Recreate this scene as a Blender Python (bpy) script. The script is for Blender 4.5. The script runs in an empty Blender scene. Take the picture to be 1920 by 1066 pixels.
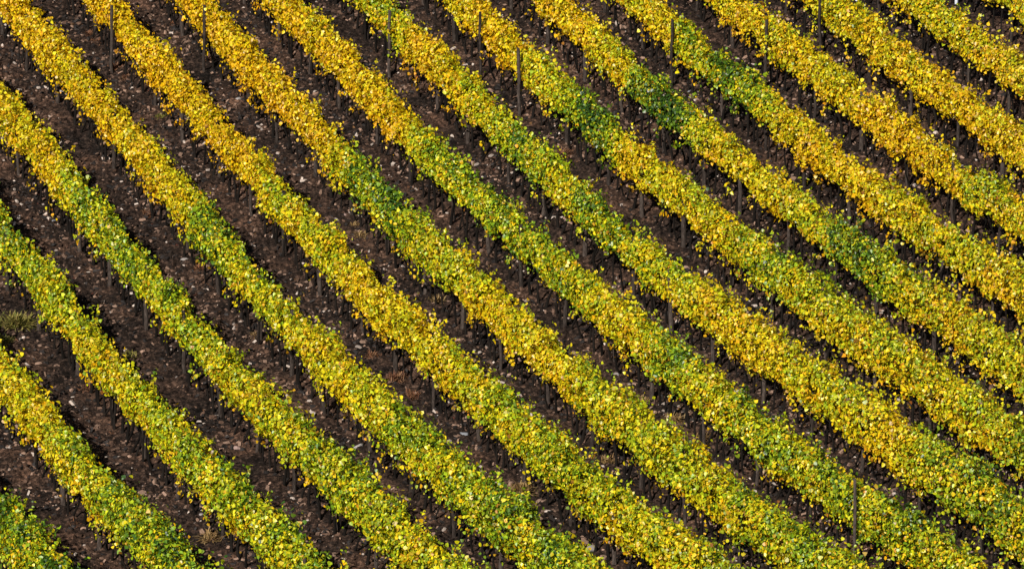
import bpy, math
import numpy as np
from mathutils import Vector

# ------------------------------------------------------------------ camera, sky, sun, exposure
scene = bpy.context.scene
COL = scene.collection
R_ = math.radians
DIST, DIP = 164.0, R_(14)
cam_data = bpy.data.cameras.new("camera")
cam_data.sensor_width = 36.0
cam_data.lens = 215.63
cam_data.clip_start = 1.0
cam_data.clip_end = 4000.0
cam = bpy.data.objects.new("camera", cam_data)
COL.objects.link(cam)
cam.location = (0.0, -DIST * math.cos(DIP), DIST * math.sin(DIP))
cam.rotation_euler = (R_(90) - DIP, 0.0, 0.0)
scene.camera = cam

SUN_EL = R_(35)
SUN_AZ = R_(205)            # compass style: 0 = +Y (away from the camera), 90 = +X
world = bpy.data.worlds.new("World")
scene.world = world
world.use_nodes = True
wn = world.node_tree
bg = wn.nodes["Background"]
sky = wn.nodes.new("ShaderNodeTexSky")
sky.sky_type = 'NISHITA'
sky.sun_disc = False
sky.sun_elevation = SUN_EL
sky.sun_rotation = SUN_AZ
wn.links.new(sky.outputs[0], bg.inputs[0])
bg.inputs[1].default_value = 0.05
sun_dir = Vector((math.sin(SUN_AZ) * math.cos(SUN_EL), math.cos(SUN_AZ) * math.cos(SUN_EL), math.sin(SUN_EL)))
sl = bpy.data.lights.new("sun", 'SUN')
sl.energy = 5.0
sl.angle = R_(0.5)
sl.color = (1.0, 0.95, 0.86)
sun = bpy.data.objects.new("sun", sl)
COL.objects.link(sun)
sun.rotation_euler = sun_dir.to_track_quat('Z', 'Y').to_euler()
sun.location = sun_dir * 120

vs = scene.view_settings
vs.view_transform = 'Standard'
vs.look = 'None'
vs.exposure = 0.3
vs.gamma = 1.0
scene.cycles.max_bounces = 6
scene.cycles.diffuse_bounces = 3
scene.cycles.glossy_bounces = 2
scene.cycles.transmission_bounces = 4
scene.cycles.sample_clamp_indirect = 6.0

rng = np.random.default_rng(11)

# ------------------------------------------------------------------ helpers
def hash01(ix, iy, seed):
    h = (ix.astype(np.int64) * 374761393 + iy.astype(np.int64) * 668265263 + seed * 974634477) & 0xFFFFFFFF
    h = ((h ^ (h >> 13)) * 1274126177) & 0xFFFFFFFF
    return ((h ^ (h >> 16)) & 0xFFFF) / 65535.0

def noise2(x, y, seed=0):
    x = np.asarray(x, float); y = np.asarray(y, float)
    ix = np.floor(x); iy = np.floor(y)
    fx = x - ix; fy = y - iy
    fx = fx * fx * (3 - 2 * fx); fy = fy * fy * (3 - 2 * fy)
    a = hash01(ix, iy, seed); b = hash01(ix + 1, iy, seed)
    c = hash01(ix, iy + 1, seed); d = hash01(ix + 1, iy + 1, seed)
    return (a + (b - a) * fx) * (1 - fy) + (c + (d - c) * fx) * fy

def fbm(x, y, seed=0, octaves=3):
    v = 0; amp = 0.5; tot = 0
    for k in range(octaves):
        v = v + amp * noise2(x * 2 ** k, y * 2 ** k, seed + k); tot += amp; amp *= .5
    return v / tot

SLOPE, CURVE = math.tan(R_(8)), 0.0023
def ground_z(X, Y):
    Y = np.asarray(Y, float)
    Yc = np.clip(Y, -55, 90)
    z = SLOPE * Yc + .5 * CURVE * Yc * Yc + (SLOPE + CURVE * Yc) * (Y - Yc)
    return z
def ground_full(X, Y):
    return ground_z(X, Y) + .10 * (fbm(np.asarray(X) * .35, np.asarray(Y) * .35, 5) - .5) + .05 * (fbm(np.asarray(X) * 1.6, np.asarray(Y) * 1.6, 9) - .5)

def mesh_from(name, verts, faces, mat=None, colours=None, smooth=False):
    """verts (n,3), faces (m,k) all of one size k"""
    verts = np.ascontiguousarray(verts, dtype=np.float32); faces = np.ascontiguousarray(faces, dtype=np.int32)
    me = bpy.data.meshes.new(name)
    m, k = faces.shape
    me.vertices.add(len(verts)); me.vertices.foreach_set("co", verts.ravel())
    me.loops.add(m * k); me.loops.foreach_set("vertex_index", faces.ravel())
    me.polygons.add(m); me.polygons.foreach_set("loop_start", np.arange(0, m * k, k, dtype=np.int32))
    me.polygons.foreach_set("use_smooth", np.full(m, smooth))
    if colours is not None:
        at = me.color_attributes.new("own_colour", 'FLOAT_COLOR', 'POINT')
        c4 = np.ones((len(verts), 4), np.float32); c4[:, :3] = colours
        at.data.foreach_set("color", c4.ravel())
    me.update(calc_edges=True)
    if mat: me.materials.append(mat)
    return me

def link(name, me, parent=None, loc=(0, 0, 0), rz=0.0, scale=1.0):
    o = bpy.data.objects.new(name, me)
    COL.objects.link(o)
    o.location = loc; o.rotation_euler = (0, 0, rz)
    o.scale = scale if hasattr(scale, '__len__') else (scale,) * 3
    if parent is not None: o.parent = parent
    return o

def tag(o, label=None, cat=None, group=None, kind=None):
    if label: o["label"] = label
    if cat: o["category"] = cat
    if group: o["group"] = group
    if kind: o["kind"] = kind
    return o

def new_mat(name):
    m = bpy.data.materials.new(name); m.use_nodes = True
    nt = m.node_tree
    return m, nt, nt.nodes["Principled BSDF"]

def ramp(nt, stops):
    r = nt.nodes.new("ShaderNodeValToRGB")
    e = r.color_ramp.elements
    while len(e) < len(stops): e.new(0.5)
    for q, (p, c) in zip(e, stops):
        q.position = p; q.color = (*c, 1)
    return r

def noise_node(nt, scale, detail=4, rough=.6, vec=None):
    n = nt.nodes.new("ShaderNodeTexNoise")
    n.inputs["Scale"].default_value = scale; n.inputs["Detail"].default_value = detail; n.inputs["Roughness"].default_value = rough
    if vec is not None: nt.links.new(vec, n.inputs["Vector"])
    return n

# ------------------------------------------------------------------ materials
def leaf_material():
    m, nt, p = new_mat("vine_leaf")
    at = nt.nodes.new("ShaderNodeAttribute"); at.attribute_name = "own_colour"
    geo = nt.nodes.new("ShaderNodeNewGeometry")
    n = noise_node(nt, 26, 2, .6, geo.outputs["Position"])
    r = ramp(nt, [(.3, (.72, .70, .6)), (.65, (1.1, 1.08, 1.0))])
    mx = nt.nodes.new("ShaderNodeMix"); mx.data_type = 'RGBA'; mx.blend_type = 'MULTIPLY'; mx.inputs[0].default_value = .8
    nt.links.new(n.outputs[0], r.inputs[0]); nt.links.new(at.outputs[0], mx.inputs[6]); nt.links.new(r.outputs[0], mx.inputs[7])
    nt.links.new(mx.outputs[2], p.inputs["Base Color"])
    p.inputs["Roughness"].default_value = .42
    p.inputs["Specular IOR Level"].default_value = .5
    tr = nt.nodes.new("ShaderNodeBsdfTranslucent"); nt.links.new(mx.outputs[2], tr.inputs[0])
    ms = nt.nodes.new("ShaderNodeMixShader"); ms.inputs[0].default_value = .2
    out = nt.nodes["Material Output"]
    nt.links.new(p.outputs[0], ms.inputs[1]); nt.links.new(tr.outputs[0], ms.inputs[2]); nt.links.new(ms.outputs[0], out.inputs[0])
    return m

def wood_material(name, stops, scale=9, rough=.85):
    m, nt, p = new_mat(name)
    tc = nt.nodes.new("ShaderNodeTexCoord")
    oi = nt.nodes.new("ShaderNodeObjectInfo")
    mp = nt.nodes.new("ShaderNodeMapping"); mp.inputs["Scale"].default_value = (6, 6, .8)
    nt.links.new(tc.outputs["Object"], mp.inputs[0])
    ad = nt.nodes.new("ShaderNodeVectorMath"); ad.operation = 'ADD'
    nt.links.new(mp.outputs[0], ad.inputs[0]); nt.links.new(oi.outputs["Random"], ad.inputs[1])
    n = noise_node(nt, scale, 6, .65, ad.outputs[0])
    r = ramp(nt, stops)
    nt.links.new(n.outputs[0], r.inputs[0])
    hv = nt.nodes.new("ShaderNodeHueSaturation")
    ma = nt.nodes.new("ShaderNodeMapRange"); ma.inputs[3].default_value = .6; ma.inputs[4].default_value = 1.35
    nt.links.new(oi.outputs["Random"], ma.inputs[0]); nt.links.new(ma.outputs[0], hv.inputs["Value"]); nt.links.new(r.outputs[0], hv.inputs["Color"])
    nt.links.new(hv.outputs[0], p.inputs["Base Color"])
    p.inputs["Roughness"].default_value = rough
    p.inputs["Specular IOR Level"].default_value = .08 if rough > .6 else .5
    bp = nt.nodes.new("ShaderNodeBump"); bp.inputs["Strength"].default_value = .6; bp.inputs["Distance"].default_value = .02
    nt.links.new(n.outputs[0], bp.inputs["Height"]); nt.links.new(bp.outputs[0], p.inputs["Normal"])
    return m

def own_colour_material(name, rough=.8, spec=.3, nscale=30):
    m, nt, p = new_mat(name)
    at = nt.nodes.new("ShaderNodeAttribute"); at.attribute_name = "own_colour"
    geo = nt.nodes.new("ShaderNodeNewGeometry")
    n = noise_node(nt, nscale, 4, .6, geo.outputs["Position"])
    r = ramp(nt, [(.3, (.6, .6, .6)), (.7, (1.2, 1.2, 1.2))])
    mx = nt.nodes.new("ShaderNodeMix"); mx.data_type = 'RGBA'; mx.blend_type = 'MULTIPLY'; mx.inputs[0].default_value = 1
    nt.links.new(n.outputs[0], r.inputs[0]); nt.links.new(at.outputs[0], mx.inputs[6]); nt.links.new(r.outputs[0], mx.inputs[7])
    nt.links.new(mx.outputs[2], p.inputs["Base Color"])
    p.inputs["Roughness"].default_value = rough; p.inputs["Specular IOR Level"].default_value = spec
    return m

def soil_material():
    m, nt, p = new_mat("slate_soil")
    geo = nt.nodes.new("ShaderNodeNewGeometry")
    pos = geo.outputs["Position"]
    n1 = noise_node(nt, .55, 5, .6, pos)
    n2 = noise_node(nt, 9, 6, .7, pos)
    a = ramp(nt, [(.32, (.014, .012, .011)), (.5, (.036, .025, .020)), (.68, (.09, .055, .039))])
    b = ramp(nt, [(.36, (.16, .16, .18)), (.52, (.8, .75, .72)), (.66, (2.6, 2.3, 2.1))])
    nt.links.new(n1.outputs[0], a.inputs[0]); nt.links.new(n2.outputs[0], b.inputs[0])
    mx = nt.nodes.new("ShaderNodeMix"); mx.data_type = 'RGBA'; mx.blend_type = 'MULTIPLY'; mx.inputs[0].default_value = 1
    nt.links.new(a.outputs[0], mx.inputs[6]); nt.links.new(b.outputs[0], mx.inputs[7])
    nt.links.new(mx.outputs[2], p.inputs["Base Color"])
    p.inputs["Roughness"].default_value = .95
    p.inputs["Specular IOR Level"].default_value = .06
    bp = nt.nodes.new("ShaderNodeBump"); bp.inputs["Strength"].default_value = 1; bp.inputs["Distance"].default_value = .06
    nt.links.new(n2.outputs[0], bp.inputs["Height"]); nt.links.new(bp.outputs[0], p.inputs["Normal"])
    return m

M_LEAF = leaf_material()
M_BARK = wood_material("vine_bark", [(.3, (.004, .0033, .003)), (.55, (.011, .0085, .007)), (.8, (.03, .022, .018))])
M_POST = wood_material("weathered_wood", [(.3, (.014, .010, .009)), (.5, (.042, .032, .027)), (.72, (.12, .095, .082))])
M_STEEL = wood_material("galvanised_steel", [(.3, (.42, .46, .52)), (.6, (.6, .64, .7)), (.8, (.72, .75, .8))], 4, .45)
M_STONE = own_colour_material("slate_stone", .7, .2, 22)
M_GRASS = own_colour_material("dry_blades", .75, .2, 12)
M_SOIL = soil_material()

# ------------------------------------------------------------------ where the vineyard stands (world metres)
# every row: stations [x, y, greenness of the vines there] about a metre apart, running down the slope
ROWS = [
[[-15.38,-10.75,0.39],[-15.04,-11.71,0.39],[-14.69,-12.67,0.4],[-14.34,-13.63,0.41],[-13.99,-14.59,0.43],[-13.63,-15.54,0.47],[-13.27,-16.5,0.52],[-12.9,-17.45,0.57],[-12.53,-18.4,0.6],[-12.15,-19.35,0.62],[-11.76,-20.29,0.62],[-11.37,-21.23,0.6],[-10.97,-22.17,0.59],[-10.56,-23.11,0.59],[-10.14,-24.04,0.58],[-9.72,-24.97,0.56],[-9.28,-25.89,0.54],[-8.84,-26.81,0.52],[-8.38,-27.72,0.51],[-7.92,-28.63,0.5],[-7.45,-29.53,0.49]],
[[-16.41,0.21,0.4],[-16.07,-0.74,0.41],[-15.74,-1.68,0.42],[-15.4,-2.63,0.43],[-15.06,-3.57,0.43],[-14.73,-4.52,0.43],[-14.39,-5.47,0.41],[-14.05,-6.41,0.39],[-13.72,-7.36,0.37],[-13.38,-8.3,0.35],[-13.04,-9.25,0.34],[-12.69,-10.19,0.33],[-12.35,-11.14,0.33],[-12.0,-12.08,0.29],[-11.65,-13.02,0.24],[-11.29,-13.96,0.26],[-10.93,-14.9,0.34],[-10.57,-15.83,0.39],[-10.2,-16.77,0.41],[-9.83,-17.7,0.44],[-9.45,-18.63,0.5],[-9.06,-19.56,0.53],[-8.67,-20.48,0.53],[-8.27,-21.4,0.55],[-7.87,-22.32,0.56],[-7.46,-23.24,0.55],[-7.04,-24.15,0.53],[-6.61,-25.06,0.51],[-6.17,-25.96,0.49],[-5.72,-26.86,0.47],[-5.27,-27.76,0.46],[-4.81,-28.65,0.45],[-4.33,-29.53,0.44]],
[[-17.34,10.14,0.27],[-16.97,9.19,0.28],[-16.6,8.24,0.28],[-16.23,7.29,0.29],[-15.87,6.33,0.3],[-15.51,5.38,0.31],[-15.16,4.42,0.34],[-14.8,3.46,0.38],[-14.45,2.51,0.45],[-14.1,1.55,0.51],[-13.74,0.59,0.56],[-13.39,-0.37,0.57],[-13.04,-1.32,0.56],[-12.69,-2.28,0.5],[-12.34,-3.24,0.48],[-12.0,-4.2,0.46],[-11.66,-5.17,0.36],[-11.32,-6.13,0.34],[-10.98,-7.09,0.34],[-10.64,-8.05,0.33],[-10.29,-9.01,0.31],[-9.93,-9.96,0.29],[-9.56,-10.92,0.29],[-9.18,-11.86,0.35],[-8.8,-12.81,0.38],[-8.42,-13.76,0.38],[-8.04,-14.7,0.4],[-7.66,-15.65,0.44],[-7.28,-16.6,0.47],[-6.89,-17.54,0.48],[-6.5,-18.48,0.48],[-6.1,-19.43,0.48],[-5.7,-20.36,0.48],[-5.3,-21.3,0.48],[-4.88,-22.23,0.48],[-4.46,-23.16,0.47],[-4.02,-24.08,0.46],[-3.58,-25.0,0.44],[-3.13,-25.92,0.43],[-2.67,-26.83,0.42],[-2.2,-27.74,0.42],[-1.72,-28.64,0.42],[-1.24,-29.53,0.42]],
[[-18.16,19.0,0.23],[-17.76,18.08,0.22],[-17.37,17.14,0.21],[-16.98,16.21,0.2],[-16.6,15.27,0.19],[-16.22,14.34,0.19],[-15.85,13.4,0.19],[-15.48,12.46,0.2],[-15.12,11.52,0.22],[-14.76,10.57,0.23],[-14.39,9.63,0.24],[-14.03,8.69,0.24],[-13.67,7.74,0.24],[-13.31,6.8,0.24],[-12.95,5.85,0.21],[-12.6,4.91,0.2],[-12.25,3.96,0.21],[-11.89,3.01,0.37],[-11.54,2.07,0.56],[-11.18,1.12,0.57],[-10.83,0.18,0.55],[-10.47,-0.77,0.56],[-10.11,-1.71,0.56],[-9.76,-2.66,0.52],[-9.41,-3.61,0.48],[-9.06,-4.56,0.48],[-8.72,-5.51,0.47],[-8.38,-6.46,0.45],[-8.03,-7.41,0.43],[-7.67,-8.35,0.43],[-7.31,-9.3,0.41],[-6.94,-10.24,0.35],[-6.56,-11.17,0.34],[-6.18,-12.11,0.37],[-5.79,-13.04,0.42],[-5.4,-13.97,0.43],[-5.0,-14.9,0.43],[-4.61,-15.83,0.45],[-4.21,-16.76,0.47],[-3.82,-17.69,0.48],[-3.42,-18.62,0.48],[-3.03,-19.55,0.43],[-2.64,-20.48,0.36],[-2.24,-21.41,0.35],[-1.82,-22.33,0.36],[-1.39,-23.25,0.39],[-0.95,-24.16,0.42],[-0.5,-25.06,0.43],[-0.05,-25.97,0.44],[0.41,-26.86,0.44],[0.88,-27.76,0.43],[1.36,-28.65,0.43],[1.85,-29.53,0.42]],
[[-18.91,27.26,0.25],[-18.5,26.34,0.24],[-18.08,25.41,0.23],[-17.68,24.49,0.22],[-17.27,23.56,0.21],[-16.87,22.63,0.2],[-16.48,21.7,0.18],[-16.09,20.77,0.17],[-15.71,19.84,0.15],[-15.33,18.9,0.14],[-14.95,17.96,0.13],[-14.57,17.03,0.12],[-14.2,16.09,0.12],[-13.82,15.15,0.12],[-13.45,14.21,0.12],[-13.07,13.27,0.14],[-12.7,12.33,0.16],[-12.33,11.39,0.15],[-11.96,10.45,0.15],[-11.59,9.51,0.15],[-11.22,8.57,0.15],[-10.86,7.63,0.19],[-10.49,6.68,0.19],[-10.14,5.74,0.19],[-9.79,4.79,0.21],[-9.44,3.84,0.22],[-9.11,2.89,0.2],[-8.77,1.93,0.22],[-8.43,0.98,0.43],[-8.09,0.03,0.59],[-7.75,-0.92,0.6],[-7.41,-1.87,0.52],[-7.07,-2.82,0.47],[-6.72,-3.77,0.45],[-6.35,-4.71,0.39],[-5.99,-5.66,0.39],[-5.61,-6.6,0.36],[-5.24,-7.53,0.31],[-4.85,-8.47,0.29],[-4.47,-9.4,0.3],[-4.09,-10.34,0.33],[-3.7,-11.27,0.34],[-3.32,-12.21,0.35],[-2.94,-13.15,0.42],[-2.56,-14.08,0.47],[-2.18,-15.02,0.47],[-1.79,-15.95,0.46],[-1.4,-16.88,0.46],[-0.99,-17.81,0.48],[-0.58,-18.73,0.48],[-0.15,-19.64,0.51],[0.29,-20.55,0.52],[0.74,-21.46,0.51],[1.19,-22.36,0.48],[1.64,-23.27,0.46],[2.09,-24.17,0.43],[2.54,-25.08,0.42],[3.0,-25.98,0.42],[3.47,-26.87,0.42],[3.95,-27.76,0.43],[4.43,-28.65,0.43],[4.92,-29.53,0.43]],
[[-16.85,29.24,0.23],[-16.45,28.31,0.22],[-16.05,27.38,0.21],[-15.65,26.45,0.21],[-15.26,25.51,0.2],[-14.87,24.58,0.18],[-14.48,23.64,0.17],[-14.1,22.7,0.17],[-13.72,21.76,0.16],[-13.34,20.82,0.15],[-12.97,19.88,0.15],[-12.59,18.94,0.14],[-12.22,17.99,0.14],[-11.85,17.05,0.13],[-11.47,16.11,0.12],[-11.1,15.17,0.12],[-10.73,14.22,0.12],[-10.36,13.28,0.12],[-10.0,12.33,0.12],[-9.63,11.39,0.12],[-9.27,10.44,0.12],[-8.91,9.49,0.13],[-8.56,8.54,0.15],[-8.2,7.59,0.15],[-7.85,6.64,0.13],[-7.49,5.69,0.12],[-7.13,4.75,0.13],[-6.77,3.8,0.23],[-6.42,2.85,0.32],[-6.06,1.9,0.34],[-5.71,0.95,0.34],[-5.35,0.0,0.34],[-4.99,-0.95,0.35],[-4.62,-1.89,0.34],[-4.26,-2.84,0.27],[-3.89,-3.78,0.2],[-3.51,-4.72,0.2],[-3.13,-5.66,0.23],[-2.74,-6.6,0.25],[-2.34,-7.53,0.24],[-1.94,-8.46,0.26],[-1.54,-9.39,0.32],[-1.14,-10.32,0.34],[-0.74,-11.25,0.35],[-0.36,-12.19,0.38],[0.02,-13.13,0.42],[0.41,-14.07,0.43],[0.8,-15.0,0.43],[1.21,-15.93,0.46],[1.62,-16.86,0.48],[2.04,-17.78,0.47],[2.47,-18.7,0.43],[2.9,-19.62,0.39],[3.33,-20.53,0.39],[3.77,-21.45,0.39],[4.21,-22.36,0.41],[4.66,-23.27,0.44],[5.12,-24.17,0.45],[5.58,-25.07,0.46],[6.05,-25.97,0.46],[6.53,-26.87,0.46],[7.01,-27.76,0.46],[7.49,-28.65,0.46],[7.99,-29.53,0.45]],
[[-13.96,29.24,0.22],[-13.58,28.3,0.21],[-13.2,27.36,0.21],[-12.82,26.42,0.2],[-12.45,25.48,0.19],[-12.07,24.53,0.19],[-11.7,23.59,0.18],[-11.32,22.65,0.17],[-10.95,21.7,0.16],[-10.58,20.76,0.15],[-10.21,19.81,0.14],[-9.84,18.87,0.14],[-9.48,17.92,0.13],[-9.11,16.97,0.12],[-8.75,16.03,0.12],[-8.38,15.08,0.12],[-8.02,14.13,0.12],[-7.66,13.18,0.1],[-7.3,12.23,0.1],[-6.94,11.28,0.1],[-6.57,10.34,0.11],[-6.21,9.39,0.1],[-5.85,8.44,0.1],[-5.48,7.49,0.12],[-5.12,6.55,0.13],[-4.76,5.6,0.22],[-4.4,4.65,0.52],[-4.04,3.7,0.57],[-3.68,2.75,0.61],[-3.32,1.8,0.73],[-2.96,0.85,0.7],[-2.59,-0.09,0.58],[-2.23,-1.04,0.49],[-1.85,-1.98,0.36],[-1.46,-2.92,0.36],[-1.07,-3.86,0.34],[-0.67,-4.79,0.27],[-0.27,-5.73,0.24],[0.12,-6.66,0.26],[0.52,-7.59,0.27],[0.91,-8.53,0.25],[1.3,-9.47,0.26],[1.68,-10.41,0.31],[2.07,-11.34,0.37],[2.46,-12.28,0.4],[2.86,-13.22,0.39],[3.26,-14.15,0.39],[3.67,-15.08,0.38],[4.09,-16.0,0.36],[4.51,-16.92,0.34],[4.95,-17.84,0.38],[5.39,-18.75,0.48],[5.85,-19.66,0.48],[6.31,-20.56,0.48],[6.77,-21.47,0.48],[7.23,-22.37,0.49],[7.69,-23.28,0.5],[8.16,-24.18,0.5],[8.63,-25.08,0.5],[9.1,-25.98,0.49],[9.58,-26.87,0.48],[10.06,-27.76,0.47],[10.56,-28.65,0.46],[11.05,-29.53,0.45]],
[[-11.16,29.24,0.22],[-10.8,28.31,0.22],[-10.44,27.37,0.21],[-10.09,26.43,0.21],[-9.73,25.49,0.2],[-9.38,24.56,0.19],[-9.03,23.62,0.19],[-8.69,22.68,0.18],[-8.34,21.73,0.17],[-7.99,20.8,0.17],[-7.64,19.86,0.16],[-7.28,18.92,0.16],[-6.92,17.98,0.16],[-6.56,17.05,0.15],[-6.2,16.11,0.15],[-5.84,15.18,0.15],[-5.48,14.24,0.16],[-5.12,13.31,0.14],[-4.76,12.37,0.12],[-4.4,11.44,0.13],[-4.04,10.5,0.16],[-3.68,9.56,0.17],[-3.33,8.63,0.16],[-2.97,7.69,0.17],[-2.61,6.75,0.28],[-2.25,5.82,0.44],[-1.88,4.89,0.48],[-1.5,3.96,0.48],[-1.12,3.03,0.54],[-0.73,2.11,0.57],[-0.34,1.19,0.57],[0.06,0.26,0.56],[0.45,-0.66,0.56],[0.84,-1.58,0.51],[1.23,-2.51,0.47],[1.62,-3.43,0.45],[2.01,-4.35,0.39],[2.41,-5.27,0.38],[2.81,-6.19,0.3],[3.21,-7.11,0.25],[3.6,-8.03,0.41],[3.99,-8.95,0.66],[4.37,-9.88,0.55],[4.76,-10.81,0.36],[5.15,-11.73,0.35],[5.55,-12.65,0.51],[5.97,-13.56,0.56],[6.39,-14.47,0.5],[6.82,-15.37,0.44],[7.26,-16.28,0.43],[7.69,-17.18,0.49],[8.13,-18.08,0.57],[8.57,-18.98,0.56],[9.01,-19.88,0.57],[9.46,-20.78,0.57],[9.91,-21.67,0.55],[10.36,-22.57,0.52],[10.82,-23.46,0.51],[11.29,-24.35,0.5],[11.76,-25.23,0.48],[12.23,-26.12,0.47],[12.71,-27.0,0.45],[13.19,-27.88,0.44],[13.67,-28.75,0.43]],
[[-8.42,29.24,0.24],[-8.08,28.29,0.24],[-7.73,27.34,0.24],[-7.38,26.38,0.24],[-7.03,25.43,0.24],[-6.68,24.48,0.24],[-6.32,23.53,0.24],[-5.96,22.59,0.25],[-5.6,21.64,0.26],[-5.24,20.69,0.28],[-4.89,19.74,0.31],[-4.54,18.79,0.34],[-4.18,17.84,0.35],[-3.83,16.89,0.37],[-3.48,15.94,0.45],[-3.12,14.99,0.4],[-2.76,14.04,0.16],[-2.4,13.09,0.1],[-2.03,12.15,0.14],[-1.66,11.21,0.27],[-1.28,10.26,0.29],[-0.91,9.32,0.33],[-0.54,8.37,0.4],[-0.17,7.43,0.44],[0.2,6.49,0.55],[0.58,5.55,0.56],[0.95,4.61,0.52],[1.33,3.66,0.4],[1.7,2.72,0.44],[2.07,1.78,0.54],[2.45,0.84,0.63],[2.84,-0.1,0.6],[3.23,-1.03,0.52],[3.64,-1.96,0.45],[4.06,-2.89,0.39],[4.48,-3.81,0.38],[4.9,-4.73,0.31],[5.32,-5.65,0.3],[5.75,-6.57,0.3],[6.17,-7.5,0.22],[6.59,-8.42,0.22],[7.02,-9.34,0.3],[7.45,-10.25,0.3],[7.89,-11.17,0.32],[8.33,-12.08,0.33],[8.76,-13.0,0.29],[9.19,-13.92,0.25],[9.62,-14.83,0.28],[10.05,-15.75,0.43],[10.48,-16.67,0.47],[10.91,-17.59,0.5],[11.35,-18.5,0.57],[11.8,-19.41,0.57],[12.25,-20.32,0.55],[12.71,-21.22,0.52],[13.18,-22.12,0.49],[13.65,-23.02,0.46],[14.12,-23.92,0.45]],
[[-5.73,29.24,0.28],[-5.4,28.29,0.29],[-5.07,27.34,0.29],[-4.74,26.39,0.3],[-4.4,25.44,0.31],[-4.06,24.5,0.31],[-3.72,23.55,0.33],[-3.37,22.6,0.34],[-3.03,21.66,0.35],[-2.68,20.71,0.36],[-2.33,19.77,0.35],[-1.97,18.83,0.32],[-1.62,17.89,0.27],[-1.26,16.95,0.21],[-0.9,16.01,0.15],[-0.53,15.07,0.12],[-0.16,14.13,0.13],[0.21,13.2,0.19],[0.59,12.26,0.32],[0.97,11.33,0.36],[1.35,10.4,0.33],[1.73,9.47,0.47],[2.1,8.53,0.71],[2.48,7.6,0.83],[2.87,6.67,0.56],[3.27,5.75,0.19],[3.67,4.82,0.18],[4.08,3.9,0.3],[4.49,2.98,0.3],[4.89,2.06,0.3],[5.29,1.14,0.32],[5.69,0.22,0.35],[6.09,-0.71,0.4],[6.49,-1.63,0.48],[6.89,-2.56,0.52],[7.28,-3.48,0.48],[7.67,-4.41,0.47],[8.07,-5.34,0.39],[8.48,-6.26,0.34],[8.89,-7.17,0.34],[9.31,-8.09,0.34],[9.74,-9.0,0.34],[10.17,-9.91,0.33],[10.6,-10.82,0.32],[11.03,-11.73,0.33],[11.47,-12.64,0.34],[11.91,-13.54,0.37],[12.35,-14.45,0.43],[12.79,-15.35,0.48],[13.24,-16.25,0.49],[13.69,-17.15,0.48],[14.14,-18.05,0.46],[14.6,-18.95,0.45]],
[[-3.08,29.24,0.32],[-2.76,28.28,0.32],[-2.43,27.31,0.32],[-2.1,26.35,0.32],[-1.77,25.39,0.32],[-1.43,24.42,0.31],[-1.09,23.46,0.31],[-0.74,22.51,0.29],[-0.39,21.55,0.27],[-0.03,20.6,0.25],[0.33,19.65,0.23],[0.7,18.7,0.22],[1.07,17.75,0.2],[1.45,16.8,0.17],[1.82,15.86,0.13],[2.2,14.91,0.13],[2.57,13.96,0.22],[2.95,13.02,0.32],[3.32,12.07,0.28],[3.69,11.12,0.68],[4.06,10.17,0.85],[4.44,9.23,0.87],[4.83,8.29,0.8],[5.23,7.35,0.45],[5.64,6.42,0.25],[6.06,5.49,0.26],[6.48,4.56,0.28],[6.89,3.63,0.25],[7.31,2.7,0.19],[7.72,1.77,0.32],[8.13,0.84,0.47],[8.54,-0.1,0.5],[8.94,-1.03,0.68],[9.36,-1.96,0.69],[9.78,-2.89,0.51],[10.2,-3.81,0.48],[10.64,-4.74,0.44],[11.07,-5.66,0.37],[11.51,-6.57,0.33],[11.95,-7.49,0.34],[12.4,-8.41,0.37],[12.84,-9.32,0.38],[13.29,-10.24,0.38],[13.74,-11.15,0.38],[14.19,-12.07,0.39],[14.64,-12.98,0.4],[15.09,-13.89,0.4]],
[[-0.44,29.24,0.33],[-0.12,28.29,0.33],[0.2,27.33,0.33],[0.52,26.38,0.33],[0.85,25.43,0.32],[1.19,24.48,0.32],[1.53,23.53,0.31],[1.87,22.59,0.3],[2.22,21.64,0.29],[2.56,20.7,0.28],[2.91,19.75,0.27],[3.27,18.81,0.27],[3.63,17.87,0.26],[3.99,16.93,0.23],[4.37,16.0,0.2],[4.75,15.06,0.22],[5.13,14.13,0.41],[5.52,13.21,0.59],[5.91,12.28,0.67],[6.3,11.35,0.76],[6.7,10.43,0.66],[7.09,9.5,0.5],[7.48,8.57,0.32],[7.86,7.64,0.26],[8.24,6.7,0.17],[8.62,5.77,0.18],[9.01,4.85,0.21],[9.42,3.93,0.16],[9.84,3.01,0.14],[10.27,2.1,0.28],[10.7,1.19,0.34],[11.13,0.28,0.35],[11.57,-0.63,0.37],[12.01,-1.53,0.35],[12.45,-2.44,0.31],[12.89,-3.34,0.3],[13.33,-4.24,0.31],[13.78,-5.15,0.33],[14.22,-6.05,0.34],[14.67,-6.95,0.35],[15.11,-7.86,0.36],[15.56,-8.76,0.37]],
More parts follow.
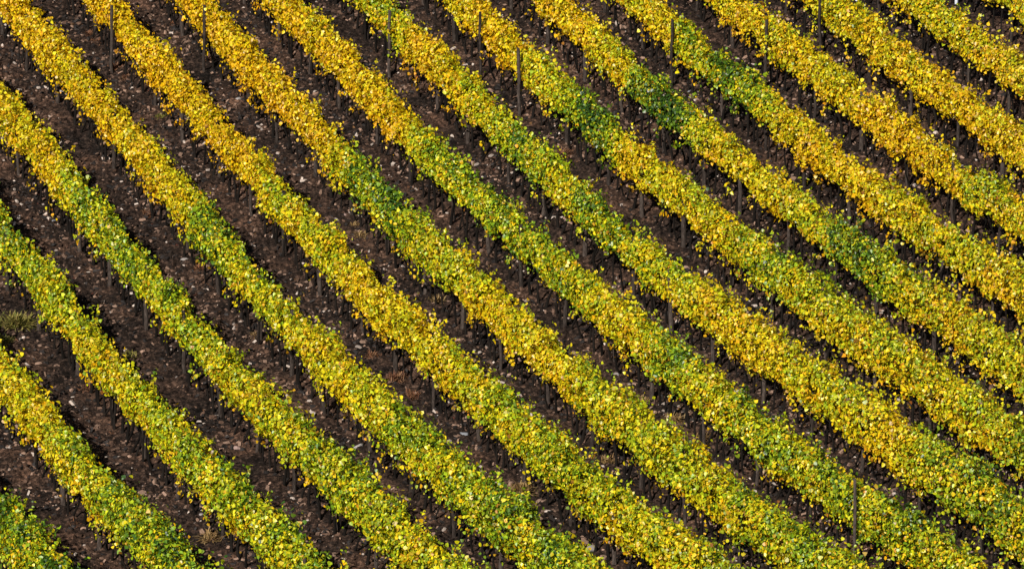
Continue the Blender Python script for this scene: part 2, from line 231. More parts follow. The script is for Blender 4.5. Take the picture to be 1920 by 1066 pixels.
[[2.2,29.24,0.35],[2.52,28.27,0.35],[2.84,27.3,0.35],[3.16,26.33,0.35],[3.49,25.37,0.35],[3.83,24.4,0.34],[4.17,23.44,0.34],[4.52,22.48,0.34],[4.87,21.53,0.33],[5.24,20.57,0.32],[5.6,19.62,0.32],[5.98,18.67,0.31],[6.36,17.72,0.26],[6.74,16.78,0.19],[7.13,15.83,0.18],[7.52,14.89,0.29],[7.91,13.95,0.32],[8.31,13.01,0.23],[8.72,12.07,0.22],[9.13,11.13,0.23],[9.53,10.2,0.23],[9.94,9.26,0.23],[10.34,8.33,0.18],[10.76,7.39,0.12],[11.17,6.46,0.13],[11.6,5.53,0.15],[12.03,4.61,0.22],[12.46,3.68,0.4],[12.9,2.76,0.38],[13.35,1.84,0.34],[13.79,0.92,0.34],[14.24,0.0,0.33],[14.68,-0.91,0.33],[15.13,-1.83,0.34],[15.58,-2.75,0.34],[16.04,-3.66,0.34]],
[[4.86,29.24,0.36],[5.17,28.29,0.36],[5.49,27.33,0.36],[5.81,26.38,0.36],[6.14,25.43,0.36],[6.48,24.48,0.36],[6.82,23.54,0.35],[7.17,22.59,0.34],[7.53,21.65,0.33],[7.89,20.71,0.32],[8.26,19.78,0.32],[8.63,18.84,0.32],[9.01,17.91,0.32],[9.39,16.98,0.32],[9.78,16.05,0.32],[10.17,15.12,0.27],[10.57,14.2,0.24],[10.97,13.28,0.23],[11.37,12.35,0.22],[11.78,11.44,0.2],[12.19,10.52,0.16],[12.61,9.6,0.15],[13.03,8.69,0.16],[13.45,7.78,0.2],[13.88,6.86,0.25],[14.31,5.96,0.29],[14.74,5.05,0.31],[15.18,4.14,0.32],[15.62,3.24,0.32],[16.06,2.33,0.32],[16.51,1.43,0.33]],
[[7.55,29.24,0.36],[7.87,28.27,0.36],[8.2,27.29,0.35],[8.53,26.32,0.35],[8.88,25.35,0.34],[9.23,24.39,0.33],[9.58,23.43,0.33],[9.95,22.47,0.32],[10.32,21.51,0.31],[10.7,20.55,0.3],[11.08,19.6,0.29],[11.47,18.65,0.28],[11.87,17.7,0.28],[12.27,16.76,0.28],[12.68,15.82,0.29],[13.09,14.88,0.3],[13.51,13.94,0.27],[13.93,13.0,0.24],[14.35,12.07,0.25],[14.78,11.13,0.25],[15.22,10.2,0.26],[15.66,9.28,0.27],[16.1,8.35,0.28],[16.54,7.42,0.3],[16.99,6.5,0.31]],
[[10.3,29.24,0.34],[10.61,28.29,0.33],[10.93,27.34,0.33],[11.27,26.4,0.32],[11.61,25.46,0.31],[11.95,24.52,0.31],[12.31,23.58,0.3],[12.67,22.65,0.3],[13.04,21.72,0.29],[13.42,20.79,0.3],[13.8,19.87,0.3],[14.19,18.95,0.31],[14.58,18.03,0.31],[14.98,17.11,0.3],[15.39,16.19,0.29],[15.8,15.28,0.28],[16.21,14.37,0.28],[16.63,13.46,0.28],[17.06,12.55,0.28],[17.49,11.65,0.29]]]
# every row: posts [metres along the row, kind]  kind 0 in the leaves, 1 on the near side, 2 pale steel, 3 leaning pole
POSTS = [
[[1.38,0],[4.26,0],[7.14,0],[10.02,0],[12.9,0],[15.78,0],[18.66,0]],
[[1.75,0],[4.63,0],[7.51,0],[10.39,0],[13.27,0],[16.18,0],[19.11,0],[21.99,0],[24.87,0],[27.75,0],[30.63,0]],
[[2.65,0],[5.53,0],[8.41,0],[11.29,0],[14.29,0],[17.56,0],[20.89,0],[23.5,0],[26.34,0],[29.28,0],[32.16,0],[35.04,0],[37.92,0],[40.8,0]],
[[0.41,0],[3.29,0],[6.17,0],[9.05,0],[11.93,0],[14.79,0],[17.9,0],[20.68,0],[23.86,0],[27.09,0],[30.11,0],[32.73,0],[35.49,0],[38.2,0],[41.08,0],[43.96,0],[46.84,0],[49.72,0]],
[[1.0,0],[3.88,0],[6.76,0],[9.64,0],[12.52,0],[15.21,0],[18.04,0],[20.72,0],[23.65,0],[26.92,0],[30.07,0],[33.45,0],[36.1,0],[38.82,0],[41.62,0],[44.57,0],[47.59,0],[50.47,0],[53.35,0],[56.23,0],[59.11,0]],
[[3.06,0],[5.94,0],[8.82,0],[11.7,0],[14.6,1],[17.41,0],[20.29,0],[23.31,0],[26.22,0],[28.99,0],[32.27,0],[35.18,0],[38.12,0],[40.6,0],[43.2,0],[46.44,0],[49.11,0],[51.76,0],[54.64,0],[57.52,0],[60.4,0],[63.28,0]],
[[3.0,0],[5.88,0],[8.76,0],[11.64,0],[14.53,1],[17.45,0],[20.33,0],[23.23,0],[26.15,0],[29.03,0],[32.21,0],[34.92,0],[37.77,0],[40.41,0],[43.48,0],[46.41,0],[48.99,0],[51.87,0],[54.75,0],[57.63,0],[60.51,0],[63.39,0]],
[[0.41,0],[3.29,0],[6.17,0],[9.05,0],[11.93,0],[14.76,0],[17.61,0],[20.49,0],[23.45,0],[26.49,0],[29.11,0],[31.71,0],[34.66,0],[37.47,0],[40.07,0],[43.37,0],[46.25,0],[49.13,0],[52.01,3],[54.89,0],[57.77,0],[60.65,0]],
[[3.15,0],[6.03,0],[8.91,0],[11.79,0],[14.91,1],[17.76,0],[20.41,0],[23.55,0],[26.14,0],[29.32,0],[32.3,0],[34.93,0],[37.42,0],[40.27,0],[42.87,0],[45.48,0],[48.36,0],[51.24,0],[54.12,0],[57.0,0]],
[[0.41,0],[3.29,0],[6.17,0],[9.05,0],[11.93,0],[15.01,1],[17.99,1],[20.47,0],[23.63,0],[26.07,0],[28.72,0],[31.44,0],[34.32,0],[37.2,0],[40.08,0],[42.96,0],[45.84,0],[48.72,0],[51.6,0]],
[[0.8,0],[3.68,0],[6.56,0],[9.44,0],[12.18,0],[15.2,0],[17.87,0],[21.0,0],[23.75,0],[26.14,0],[28.91,0],[31.62,0],[34.33,0],[37.21,0],[40.09,0],[42.97,0],[45.85,0]],
[[1.05,0],[3.93,0],[6.81,0],[9.69,0],[12.6,0],[15.62,1],[18.31,0],[21.04,0],[23.92,0],[26.8,0],[29.34,0],[31.81,0],[34.69,0],[37.57,0],[40.45,0]],
[[1.11,0],[3.99,0],[6.87,0],[9.75,0],[12.61,0],[15.64,1],[18.33,0],[21.02,0],[23.91,0],[26.55,0],[29.23,0],[32.11,0],[34.99,0]],
[[1.06,0],[3.94,0],[6.82,0],[9.7,0],[13.01,1],[15.61,0],[18.2,0],[20.86,0],[23.52,0],[26.4,0],[29.28,0],[8.14,2]],
[[1.21,0],[4.09,0],[6.97,0],[9.85,0],[12.67,0],[15.53,0],[18.14,0],[21.02,0],[23.9,0],[8.53,2]],
[[3.11,0],[5.99,0],[12.39,0],[15.27,0],[18.15,0],[8.93,2]]]
TUFTS = [
[-13.01,-2.95,"green",0.55,"broad olive weed clump on bare soil at the left edge of the photo"],
[-9.93,-5.02,"green",0.28,"small upright yellowish weed rising behind the third vine row from bottom left"],
[-13.27,-3.99,"green",0.3,"low olive weed patch touching the left edge under the broad weed clump"],
[-11.58,15.9,"red",0.26,"reddish brown dry tuft beside a post near the top of the sixth vine row"],
[-11.23,15.13,"red",0.22,"small reddish dry tuft just below another by a post of the sixth row"],
[-12.49,18.45,"red",0.24,"brown dry tuft at the foot of the topmost post of the sixth row"],
[-12.23,17.79,"red",0.24,"low brown tuft just below the topmost post of the sixth row"],
[-10.08,19.27,"red",0.2,"reddish dry tuft near the top edge between sixth and seventh vine rows"],
[-8.88,16.56,"red",0.2,"thin reddish tuft left of a tall post in the seventh row"],
[-10.03,12.18,"green",0.25,"olive dry weed under the golden leaves of the sixth row"],
[-10.03,4.93,"red",0.24,"orange brown tuft between dark trunks of the fifth row"],
[-8.41,1.06,"red",0.26,"rusty dry tuft under red fringed leaves of the fifth row"],
[-4.13,3.46,"tan",0.26,"flat tan grass tuft on bare soil under the green stretch of the seventh row"],
[-4.26,4.16,"tan",0.22,"upper of two tan grass tufts under the green stretch of the seventh row"],
[1.47,9.31,"red",0.34,"large brown dry tuft on bare soil beside the dark green vines of the tenth row"],
[-2.01,-1.2,"tan",0.28,"tan grass tuft beside a thick post at the middle of the photo"],
[-3.64,-5.02,"red",0.26,"brown tuft among stones above the sixth row, left of centre"],
[-2.99,-6.62,"red",0.34,"wide rusty grass patch beside the posts of the sixth row"],
[-2.56,-7.81,"red",0.28,"rusty tuft lower down the slope from the wide rusty patch"],
[0.24,-14.17,"tan",0.42,"round tan grass clump beside a dark stump low in the sixth row"],
[-7.24,-17.22,"tan",0.4,"big brown grass clump beside dark trunks near the bottom left"],
[-10.91,-7.27,"red",0.26,"rusty tuft behind two dark trunks of the third row at left"],
[2.36,-12.12,"tan",0.3,"tan grass patch under the seventh row near the bottom middle"],
[3.33,-8.07,"tan",0.28,"brown grass tuft under the eighth row left of a dark trunk"],
[4.07,-9.43,"tan",0.34,"brown grass patch between the eighth row and the dark trunks right of it"],
[-10.61,-16.23,"red",0.22,"small brown tuft beside trunks of the second row at bottom left"],
[-6.73,-3.62,"tan",0.2,"small tan tuft at the foot of a pale post in the fifth row"],
[4.76,-10.56,"tan",0.28,"dry grass tuft left of a pale post near the lower right"]]
ROCKS = [
[-7.88,13.47,0.24,"long white flat stone left of a post in the seventh vine row"],
[-8.63,-6.4,0.15,"pale round stone beside the post of the fourth row at left"],
[-11.11,-6.62,0.14,"grey stone at the foot of paired dark trunks at left"],
[-10.83,-8.71,0.16,"pale stone left of the thick brown post at left"],
[-4.83,-9.5,0.2,"rounded pale stone below a post in the fifth row"],
[-3.83,-11.13,0.26,"flat cream stone lit by sun left of a dark post"],
[-3.52,-12.19,0.22,"grey domed stone below the flat cream stone"],
[-1.21,-10.35,0.26,"blue grey flat stone left of a thin post in the sixth row"],
[-5.66,-6.29,0.13,"small pale stone at the foot of a thin post in the fifth row"],
[-3.09,-5.6,0.13,"small white stone at the foot of a wide brown post"],
[-1.84,-9.07,0.14,"bright white stone below a post in the sixth row"],
[-1.92,-9.43,0.12,"small white stone just below the bright white stone"],
[1.9,-17.76,0.34,"big pale rock at the foot of dark trunks at the bottom middle"],
[2.68,-6.37,0.26,"flat pale slab below a thin post in the eighth row"],
[5.18,14.11,0.2,"pale pointed stone at the foot of a tall grey post near the top"],
[-4.59,4.97,0.17,"pinkish pale stone left of a post in the seventh row"],
[-4.75,5.39,0.14,"flat pale stone just above the pinkish pale stone"],
[-12.56,4.5,0.16,"pale stone right of a grey post near the left edge"],
[-8.86,1.7,0.22,"long pale stone on bare soil right of the fifth row trunks"],
[-7.57,-15.55,0.14,"round pale stone beside short stumps near the bottom left"],
[5.8,-7.49,0.22,"white flat stone left of a dark trunk in the ninth row"],
[4.46,-3.99,0.18,"pale stone lying just above a dark green leaf clump"],
[-6.89,-11.2,0.2,"reddish pale stone on the soil left of a fourth row post"]]

class Row:
    def __init__(self, st):
        a = np.array(st, float)
        self.xy = a[:, :2]; self.tone = a[:, 2]
        self.s = np.r_[0, np.cumsum(np.linalg.norm(np.diff(self.xy, axis=0), axis=1))]
        self.len = self.s[-1]
        t = np.gradient(self.xy, self.s, axis=0); t /= np.linalg.norm(t, axis=1)[:, None]
        self.t = t
    def at(self, s):
        x = np.interp(s, self.s, self.xy[:, 0]); y = np.interp(s, self.s, self.xy[:, 1])
        tx = np.interp(s, self.s, self.t[:, 0]); ty = np.interp(s, self.s, self.t[:, 1])
        l = np.hypot(tx, ty)
        return x, y, tx / l, ty / l
    def tone_at(self, s): return np.interp(s, self.s, self.tone)
rows = [Row(st) for st in ROWS]

# ------------------------------------------------------------------ hillside: one sheet to the horizon
def build_ground():
    far = [25, 33, 45, 65, 100, 160, 260, 420, 700, 1200, 2000]
    xs = np.r_[[-f for f in far[::-1]], np.arange(-19.5, 19.6, .085), far]
    ys = np.r_[[-f - 5 for f in far[::-1]], np.arange(-27.5, 29.6, .085), [f + 8 for f in far]]
    X, Y = np.meshgrid(xs, ys)
    Z = ground_full(X, Y)
    fine = (np.abs(X) < 19.6) & (Y > -28) & (Y < 30)
    clod = fbm(X * 4.5, Y * 4.5, 21, 2)
    Z = Z + fine * (.22 * np.clip(clod - .40, 0, 1) + .08 * (rng.random(X.shape) - .5))
    nx, ny = len(xs), len(ys)
    i = np.arange((ny - 1) * (nx - 1)); r, c = i // (nx - 1), i % (nx - 1)
    a = r * nx + c
    F = np.stack([a, a + 1, a + nx + 1, a + nx], 1)
    me = mesh_from("hillside", np.stack([X, Y, Z], -1).reshape(-1, 3), F, M_SOIL)
    tag(link("hillside", me), kind="structure")
build_ground()

# ------------------------------------------------------------------ loose slate and leaf litter (nobody could count them)
def scatter(name, n, smin, smax, flat, palette, weights, mat, lift, tilt):
    x = rng.uniform(-18.5, 18.5, n); y = rng.uniform(-27, 29, n)
    patch = fbm(x * .5, y * .5, 41)
    keep = rng.random(n) < np.clip((patch - .18) * 2.4, .12, 1); x = x[keep]; y = y[keep]; n = len(x)
    size = smin + (smax - smin) * rng.random(n) ** 1.7
    z = ground_full(x, y) + lift * size
    base = np.array([[-1, -.6, 0], [.1, -1, 0], [1, -.3, 0], [.8, .7, 0], [-.3, 1, 0], [-1, .5, 0]], float)
    k = len(base)
    jit = 1 + .35 * rng.standard_normal((n, k, 1))
    lo = base[None] * jit; hi = lo * rng.uniform(.6, .95, (n, 1, 1)); hi[..., 2] = flat
    lo[..., 2] = -flat
    V = np.concatenate([lo, hi], 1)
    ang = rng.uniform(0, 6.283, n); ca, sa = np.cos(ang)[:, None], np.sin(ang)[:, None]
    tl = rng.normal(0, tilt, n); ct, st_ = np.cos(tl)[:, None], np.sin(tl)[:, None]
    asp = rng.uniform(.45, 1, n)[:, None]
    vx = V[..., 0]; vy = V[..., 1] * asp; vz = V[..., 2]
    vx, vz = vx * ct - vz * st_, vx * st_ + vz * ct
    wx = vx * ca - vy * sa; wy = vx * sa + vy * ca
    P = np.stack([wx * size[:, None] + x[:, None], wy * size[:, None] + y[:, None], vz * size[:, None] + z[:, None]], -1).reshape(-1, 3)
    quads = [[i, (i + 1) % k, k + (i + 1) % k, k + i] for i in range(k)] + [[k, k + 1, k + 2, k + 3], [k, k + 3, k + 4, k + 5]]
    F = (np.array(quads)[None] + (np.arange(n) * 2 * k)[:, None, None]).reshape(-1, 4)
    pal = np.array(palette); ci = rng.choice(len(pal), n, p=weights)
    colr = pal[ci] * rng.uniform(.6, 1.3, (n, 1))
    me = mesh_from(name, P, F, mat, np.repeat(colr, 2 * k, 0))
    return link(name, me)

o = scatter("slate_gravel", 150000, .02, .085, .36, [(.022, .018, .017), (.11, .064, .044), (.26, .165, .12), (.46, .38, .33)], [.42, .33, .20, .05], M_STONE, .35, .6)
tag(o, kind="stuff")
o = scatter("leaf_litter", 16000, .02, .06, .06, [(.11, .05, .025), (.20, .10, .04), (.06, .03, .02), (.14, .04, .025)], [.4, .22, .25, .13], M_GRASS, .3, .5)
tag(o, kind="stuff")

# ------------------------------------------------------------------ the leaves of one vine row
LEAF = np.array([[0, -.42, 0], [.50, -.30, .0], [.40, .22, .0], [0, .58, .0], [-.40, .22, .0], [-.50, -.30, .0]], float)
LEAF_F = np.array([[0, 1, 2, 3], [0, 3, 4, 5]])
PAL = np.array([(.80, .43, .005), (.83, .55, .006), (.74, .62, .008), (.50, .55, .010), (.26, .40, .012), (.11, .23, .010), (.032, .09, .008)])
PAL_X = np.array([0, .14, .30, .47, .66, .85, 1.0])

def leaf_block(P, N, size, g, warm):
    """P positions, N facing directions, size, greenness g, warm 0..1 -> verts, faces, colours"""
    n = len(P)
    N = N / np.linalg.norm(N, axis=1)[:, None]
    d = np.array([0, 0, -1.0]) + rng.normal(0, .55, (n, 3))
    T = d - N * (d * N).sum(1)[:, None]; T /= np.linalg.norm(T, axis=1)[:, None] + 1e-9
    B = np.cross(N, T)
    L = np.repeat(LEAF[None], n, 0)
    L = L * (1 + .12 * rng.standard_normal((n, 6, 1)))
    L[:, :, 0] *= rng.uniform(.8, 1.15, (n, 1))
    fold = rng.uniform(-.12, .45, (n, 1))
    L[:, :, 2] = np.abs(L[:, :, 0]) * fold - .35 * rng.random((n, 1)) * np.clip(L[:, :, 1], 0, 1) ** 2
    V = P[:, None] + size[:, None, None] * (L[:, :, 0:1] * B[:, None] + L[:, :, 1:2] * T[:, None] + L[:, :, 2:3] * N[:, None])
    F = (LEAF_F[None] + (np.arange(n) * 6)[:, None, None]).reshape(-1, 4)
    col = np.stack([np.interp(g, PAL_X, PAL[:, k]) for k in range(3)], 1)
    wc = np.where((rng.random(n) < .35)[:, None], np.array([.24, .075, .018]), np.array([.70, .30, .010]))
    col = col + (wc - col) * np.clip(warm, 0, 1)[:, None]
    col = np.clip(col * rng.uniform(.45, 1.2, (n, 1)), 0, .9)
    return V.reshape(-1, 3), F, np.repeat(col, 6, 0)

def build_foliage(i, row):
    L = row.len
    seed = 100 + i * 7
    dens = 1550
    n = int(L * dens)
    s = rng.uniform(0, L, n)
    th = rng.uniform(0, 2 * math.pi, n)
    def lush_at(q):                              # the vines are bigger low down on the right
        xx, yy, _, _ = row.at(q)
        return np.clip((xx * .55 - yy * .8 - 1) / 12, 0, 1)
    # vine by vine bulges
    bul = fbm(s * 1.5, np.full(n, .5), seed, 2) - .5
    bul2 = .6 * noise2(s * 2.9, th * 1.7, seed + 3) + .4 * noise2(s * 6.5, th * 3.4, seed + 4) - .5
    weak = np.clip((noise2(s * .8, np.full(n, .5), seed + 17) - .66) * 3.2, 0, 1)      # thinner vines here and there
    vig = noise2(s * .22, np.full(n, .5), seed + 8)
    lush = lush_at(s)
    hw = (.235 + .07 * vig + .07 * lush) * (1 + .95 * bul) * (1 + 1.0 * bul2) * (1 - .35 * weak)
    top = 1.79 + .60 * bul + .16 * (vig - .5) - .26 * weak + .14 * lush + .30 * (noise2(s * 3.8, np.full(n, .5), seed + 15) - .5)
    bot = .95 + .60 * (fbm(s * 1.9, np.full(n, .5), seed + 11, 2) - .5) - .06 * vig - .10 * lush
    zc, hh = (top + bot) / 2, (top - bot) / 2 * (1 + .16 * bul2)
    rho = 1 - np.abs(rng.normal(0, .24, n)); rho = np.where(rng.random(n) < .09, 1 + np.abs(rng.normal(0, .20, n)), rho); rho = np.clip(rho, .1, 1.5)
    c, sn = np.cos(th), np.sin(th)
    ex = .62                                     # boxy section
    cu = np.sign(c) * np.abs(c) ** ex; cv = np.sign(sn) * np.abs(sn) ** ex
    u = hw * rho * cu
    v = zc + hh * rho * cv
    # thin out the lower fringe
    low = (v < bot + .14); keep = ~(low & (rng.random(n) < .45))
    s, u, v, th, cu, cv, bul2 = s[keep], u[keep], v[keep], th[keep], cu[keep], cv[keep], bul2[keep]
    fringe = (v < .90).astype(float)
    su, uu, vv, cc, cs = [s], [u], [v], [cu], [cv]
    fr = [fringe]
    # shoots standing up from the top, leaning out and hanging from the side
    ns = int(L * 7.5)
    s0 = rng.uniform(0, L, ns); kind = rng.random(ns)
    k = 15
    f = np.linspace(0, 1, k)[None]
    lenu = np.where(kind < .55, rng.uniform(.12, .50, ns), rng.uniform(.2, .5, ns))[:, None]
    side = np.where(rng.random(ns) < .5, -1, 1)[:, None]
    upk = (kind < .55)[:, None]
    topz = 1.78 + .60 * (fbm(s0 * 1.5, np.full(ns, .5), seed, 2) - .5)[:, None] + .14 * lush_at(s0)[:, None]
    x_s = s0[:, None] + f * lenu * rng.normal(0, .5, (ns, 1))
    x_u = np.where(upk, rng.normal(0, .14, (ns, 1)) + f * rng.normal(0, .12, (ns, 1)), side * (.22 + .16 * np.sin(f * 3.0)))
    x_v = np.where(upk, topz - .08 + f * lenu, rng.uniform(.85, 1.7, (ns, 1)) - f * lenu + .08 * np.sin(f * 3.1))
    hang = rng.random((ns, 1)) < .16
    x_v = np.where(~upk & hang, x_v.clip(None, .9) - .12, x_v)
    J = lambda a, w: (a + rng.normal(0, w, a.shape)).ravel()
    su.append(J(x_s, .05)); uu.append(J(x_u, .045)); vv.append(J(x_v, .04).clip(.28, None))
    cc.append(np.broadcast_to(np.where(upk, rng.normal(0, .6, (ns, 1)), side), (ns, k)).ravel())
    cs.append(np.broadcast_to(np.where(upk, .5, .2), (ns, k)).ravel())
    fr.append(np.broadcast_to((~upk & hang).astype(float), (ns, k)).ravel())
    s = np.concatenate(su); u = np.concatenate(uu); v = np.concatenate(vv); cu = np.concatenate(cc); cv = np.concatenate(cs); fr = np.concatenate(fr)
    ok = (s > 0) & (s < L)
    s, u, v, cu, cv, fr = s[ok], u[ok], v[ok], cu[ok], cv[ok], fr[ok]
    n = len(s)
    x, y, tx, ty = row.at(s)
    nx, ny = -ty, tx
    P = np.stack([x + nx * u, y + ny * u, ground_full(x, y) + v], 1)
    N = np.stack([nx * cu, ny * cu, .55 * cv + .28], 1) + rng.normal(0, .60, (n, 3))
    size = .042 + .072 * rng.random(n) ** 1.3
    clump = fbm(s * 1.4, v * 2.2 + 9 * np.sign(u), seed + 20, 2) - .5
    tn = row.tone_at(s)
    g = tn + (.12 + 1.0 * tn) * clump + rng.normal(0, 1, n) * (.08 + .24 * tn) + .10 * (v - 1.25)
    g = np.clip(g, 0, 1)
    wmap = noise2(s * .33, np.full(n, .5), seed + 31)
    right = np.clip((x - 2) / 16, 0, 1)
    wr = rng.random(n)
    warm = np.where(wr < .02 + .06 * wmap + .12 * right, rng.uniform(.35, 1, n), 0.06 * right)
    warm = np.where(fr > .5, np.maximum(warm, (rng.random(n) < .35) * rng.uniform(.3, 1, n)), warm)
    warm = warm * (1 - .6 * np.clip(g - .5, 0, 1))
    V, F, Cc = leaf_block(P, N, size, g, warm)
    return mesh_from("foliage", V, F, M_LEAF, Cc)

# ------------------------------------------------------------------ trunks and posts
def tube(path, rad, sides=7, jitter=.0):
    path = np.array(path, float); rad = np.array(rad, float); m = len(path)
    a = np.arange(sides) / sides * 2 * math.pi
    V = []
    for p, r in zip(path, rad):
        rr = r * (1 + jitter * rng.standard_normal(sides))
        V.append(np.stack([p[0] + rr * np.cos(a), p[1] + rr * np.sin(a), np.full(sides, p[2])], 1))
    V = np.concatenate(V + [path[:1], path[-1:]])
    F = []
    for k in range(m - 1):
        for j in range(sides):
            b, b2 = k * sides + j, k * sides + (j + 1) % sides
            F.append([b, b2, b2 + sides, b + sides])
    cb, ct = m * sides, m * sides + 1
    for j in range(0, sides):
        F.append([cb, (j + 1) % sides, j, j])
        e = (m - 1) * sides
        F.append([ct, e + j, e + (j + 1) % sides, e + (j + 1) % sides])
    return V, F

def mesh_mixed(name, parts, mat, smooth=True):
    V = []; F = []; off = 0
    for v, f in parts:
        V += v.tolist()
        for q in f:
            q2 = []
            for w in q:
                if w + off not in q2: q2.append(w + off)
            F.append(q2)
        off += len(v)
    me = bpy.data.meshes.new(name); me.from_pydata(V, [], F); me.update()
    me.polygons.foreach_set("use_smooth", [smooth] * len(me.polygons))
    me.materials.append(mat)
    return me

def trunk_mesh(k):
    h = .95
    zz = np.linspace(-.12, h, 9)
    bend = rng.normal(0, .06, 2); ph = rng.uniform(0, 6, 2)
    path = [[bend[0] * math.sin(z * 4.5 + ph[0]) + .03 * z * rng.normal(), bend[1] * math.sin(z * 3.7 + ph[1]), z] for z in zz]
    rad = np.interp(zz, [-.12, .0, .15, h], [.048, .039, .031, .028]) * rng.uniform(.7, 1.3)
    rad[-2] *= 1.5; rad[-3] *= 1.25
    parts = [tube(path, rad, 7, .12)]
    tip = np.array(path[-2])
    for sgn in (-1, 1):                                # the two arms tied to the wire
        arm = [tip + np.array([sgn * q * .28, rng.normal(0, .02), q * .2]) for q in (0, .5, 1)]
        parts.append(tube(arm, [.024, .02, .014], 6, .1))
    return mesh_mixed("trunk", parts, M_BARK)
TRUNKS = [trunk_mesh(k) for k in range(14)]

def post_mesh(h, r, mat, lean=0.0):
    zz = np.array([-.25, 0, .3, .7, 1.1, 1.5, h - .03, h])
    wob = rng.normal(0, .012, (8, 2))
    path = [[w[0] + lean * z, w[1], z] for z, w in zip(zz, wob)]
    rad = r * np.array([1.08, 1.06, 1.03, 1, .98, .96, .94, .8])
    return mesh_mixed("wooden_post", [tube(path, rad, 10, .05)], mat)
POST_MESH = [post_mesh(rng.uniform(1.60, 1.80), rng.uniform(.042, .066), M_POST) for k in range(8)]
TALL_POST = [post_mesh(rng.uniform(1.94, 2.08), rng.uniform(.042, .05), M_POST) for k in range(3)]
STEEL_POST = post_mesh(2.05, .05, M_STEEL)
POLE = post_mesh(2.25, .042, M_POST, -.02)

ROW_TEXT = [
    ("green and yellow vine row filling the bottom left corner of the photo", "the vine row filling the bottom left corner"),
    ("second vine row from the bottom left corner, bright yellow at left and greener lower down", "the second vine row from the bottom left corner"),
    ("third vine row from the bottom left corner, running past a weed clump", "the third vine row from the bottom left corner"),
    ("fourth vine row from the bottom left corner, golden at the left edge then green", "the fourth vine row from the bottom left corner"),
    ("fifth vine row from the bottom left corner, starting golden in the top left corner", "the fifth vine row from the bottom left corner"),
    ("sixth vine row from the bottom left corner, golden at top and yellow green below", "the sixth vine row from the bottom left corner"),
    ("seventh vine row from the bottom left corner, turning green halfway down its length", "the seventh vine row from the bottom left corner"),
    ("eighth vine row from the bottom left corner, reaching the bottom edge right of the middle", "the eighth vine row from the bottom left corner"),
    ("long ninth vine row from bottom left, with a tall post standing in a leaf gap", "the ninth vine row from the bottom left corner"),
    ("golden vine row with a dark green stretch, lowest of three such dark green patches", "the row with the lowest dark green patch"),
    ("golden vine row with the longest dark green stretch, between two other dark green patches", "the row with the longest dark green patch"),
    ("fifth vine row from the top right corner, with the uppermost dark green patch", "the row with the uppermost dark green patch"),
    ("fourth vine row from the top right corner, orange yellow all along", "the fourth vine row from the top right corner"),
    ("third vine row from the top right corner, golden with greener leaves at its top", "the third vine row from the top right corner"),
    ("second vine row from the top right corner, golden orange behind a pale post", "the second vine row from the top right corner"),
    ("short golden vine row cutting off the top right corner of the photo", "the vine row cutting off the top right corner"),
]

for i, row in enumerate(rows):
    mid = row.len / 2
    x, y, tx, ty = [float(q) for q in row.at(mid)]
    root = bpy.data.objects.new("vine_hedge", None)
    COL.objects.link(root)
    tag(root, ROW_TEXT[i][0], "vine row", "rows of autumn vines on the hillside")
    link("foliage", build_foliage(i, row), root)
    # trunks about every 0.55 m, each an object of its own
    s = .2
    ps = np.array([q[0] for q in POSTS[i]])
    while s < row.len - .1:
        if np.min(np.abs(ps - s)) > .13:
            x, y, tx, ty = [float(q) for q in row.at(s)]
            off = rng.normal(0, .05)
            x -= ty * off; y += tx * off
            me = TRUNKS[int(rng.integers(len(TRUNKS)))]
            t = link("trunk", me, root, (x, y, float(ground_full(x, y))), math.atan2(ty, tx) + rng.normal(0, .25), (1.0, 1.0, rng.uniform(.9, 1.1)))
            t.rotation_euler.x = rng.normal(0, .05); t.rotation_euler.y = rng.normal(0, .06)
        s += rng.uniform(.34, .56)
    for q, kind in POSTS[i]:
        x, y, tx, ty = [float(w) for w in row.at(q)]
        off = {0: rng.uniform(-.12, .10), 1: .36, 2: .12, 3: .40}[kind]
        x += ty * off; y -= tx * off               # towards the near side of the row
        x0, y0 = x, y
        me = {0: POST_MESH[int(rng.integers(len(POST_MESH)))], 1: TALL_POST[int(rng.integers(len(TALL_POST)))], 2: STEEL_POST, 3: POLE}[kind]
        o = link("steel_post" if kind == 2 else "wooden_post", me, None, (x, y, float(ground_full(x, y))), rng.uniform(0, 6.28), 1.0)
        o.rotation_euler.x = rng.normal(0, .018); o.rotation_euler.y = rng.normal(0, .018)
        where = ROW_TEXT[i][1]
        if kind == 2: tag(o, "pale grey steel post in " + where, "post", "pale steel posts near the top edge")
        elif kind == 3: tag(o, "thin pale wooden pole in front of leaves near the bottom right", "post", "wooden poles in front of the leaves")
        elif kind == 1: tag(o, "tall wooden post in " + where, "post", "tall posts of " + where)
        else: tag(o, "wooden post among the trunks of " + where, "post", "posts of " + where)

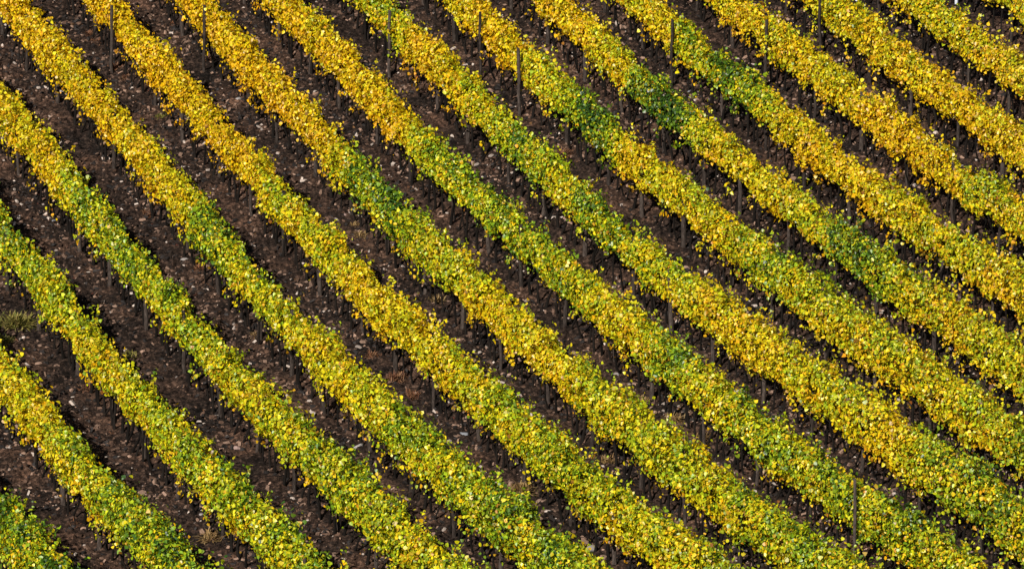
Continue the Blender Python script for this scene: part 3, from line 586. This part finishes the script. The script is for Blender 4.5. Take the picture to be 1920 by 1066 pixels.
# ------------------------------------------------------------------ dry tufts
TUFT_COL = {"green": [(.20, .17, .035), (.13, .14, .03), (.24, .19, .06)], "red": [(.20, .085, .04), (.13, .055, .03), (.24, .13, .07)], "tan": [(.27, .17, .065), (.19, .11, .045), (.32, .22, .10)]}
for x, y, tone, size, label in TUFTS:
    n = int(260 * (size / .3) ** 1.3)
    a = rng.uniform(0, 6.283, n); e = np.arccos(rng.uniform(.05, 1, n)) * .95
    ln = size * rng.uniform(.45, 1.1, n)
    b0 = np.stack([rng.normal(0, .28 * size, n), rng.normal(0, .28 * size, n), np.zeros(n) - .02], 1)
    d = np.stack([np.sin(e) * np.cos(a), np.sin(e) * np.sin(a), np.cos(e)], 1)
    side = np.cross(d, np.array([0, 0, 1.0])); side /= np.linalg.norm(side, axis=1)[:, None] + 1e-9
    w = (size * rng.uniform(.02, .05, n) + .003)[:, None]
    m1 = b0 + d * ln[:, None] * .55; t1 = b0 + d * ln[:, None] - np.array([0, 0, 1.0]) * (ln * .22)[:, None]
    V = np.stack([b0 - side * w, b0 + side * w, m1 + side * w * .8, m1 - side * w * .8, t1 + side * w * .25, t1 - side * w * .25], 1).reshape(-1, 3)
    F = (np.array([[0, 1, 2, 3], [3, 2, 4, 5]])[None] + (np.arange(n) * 6)[:, None, None]).reshape(-1, 4)
    pal = np.array(TUFT_COL[tone]); c = pal[rng.integers(0, 3, n)] * rng.uniform(.7, 1.25, (n, 1))
    o = link("grass_tuft", mesh_from("grass_tuft", V, F, M_GRASS, np.repeat(c, 6, 0)), None, (x, y, float(ground_full(x, y))))
    tag(o, label, "grass tuft", "weeds and dry tufts on the soil")

# ------------------------------------------------------------------ the larger stones
import bmesh
for x, y, size, label in ROCKS:
    bm = bmesh.new()
    bmesh.ops.create_icosphere(bm, subdivisions=2, radius=1.0)
    size = size * .65
    sc = np.array([size * rng.uniform(.85, 1.1), size * rng.uniform(.5, .8), size * rng.uniform(.32, .5)])
    planes = [(Vector(rng.normal(0, 1, 3)).normalized(), rng.uniform(.55, .85)) for _ in range(9)]
    for v in bm.verts:
        for nrm, dd in planes:
            ex = v.co.dot(nrm) - dd
            if ex > 0: v.co -= nrm * ex
        v.co = Vector([v.co[k] * sc[k] for k in range(3)]) * (1 + .04 * rng.standard_normal())
    me = bpy.data.meshes.new("rock"); bm.to_mesh(me); bm.free()
    c = np.array((.46, .42, .40)) if "white" in label or "cream" in label or "bright" in label else (np.array((.26, .27, .30)) if "grey" in label else (np.array((.38, .26, .23)) if "pink" in label or "red" in label else np.array((.36, .32, .30))))
    at = me.color_attributes.new("own_colour", 'FLOAT_COLOR', 'POINT')
    c = c * .75
    at.data.foreach_set("color", np.tile(np.r_[c, 1.0], len(me.vertices)).astype(np.float32))
    me.materials.append(M_STONE)
    o = link("rock", me, None, (x, y, float(ground_full(x, y)) + sc[2] * .35), rng.uniform(0, 3.1))
    tag(o, label, "stone", "larger pale stones lying on the soil")
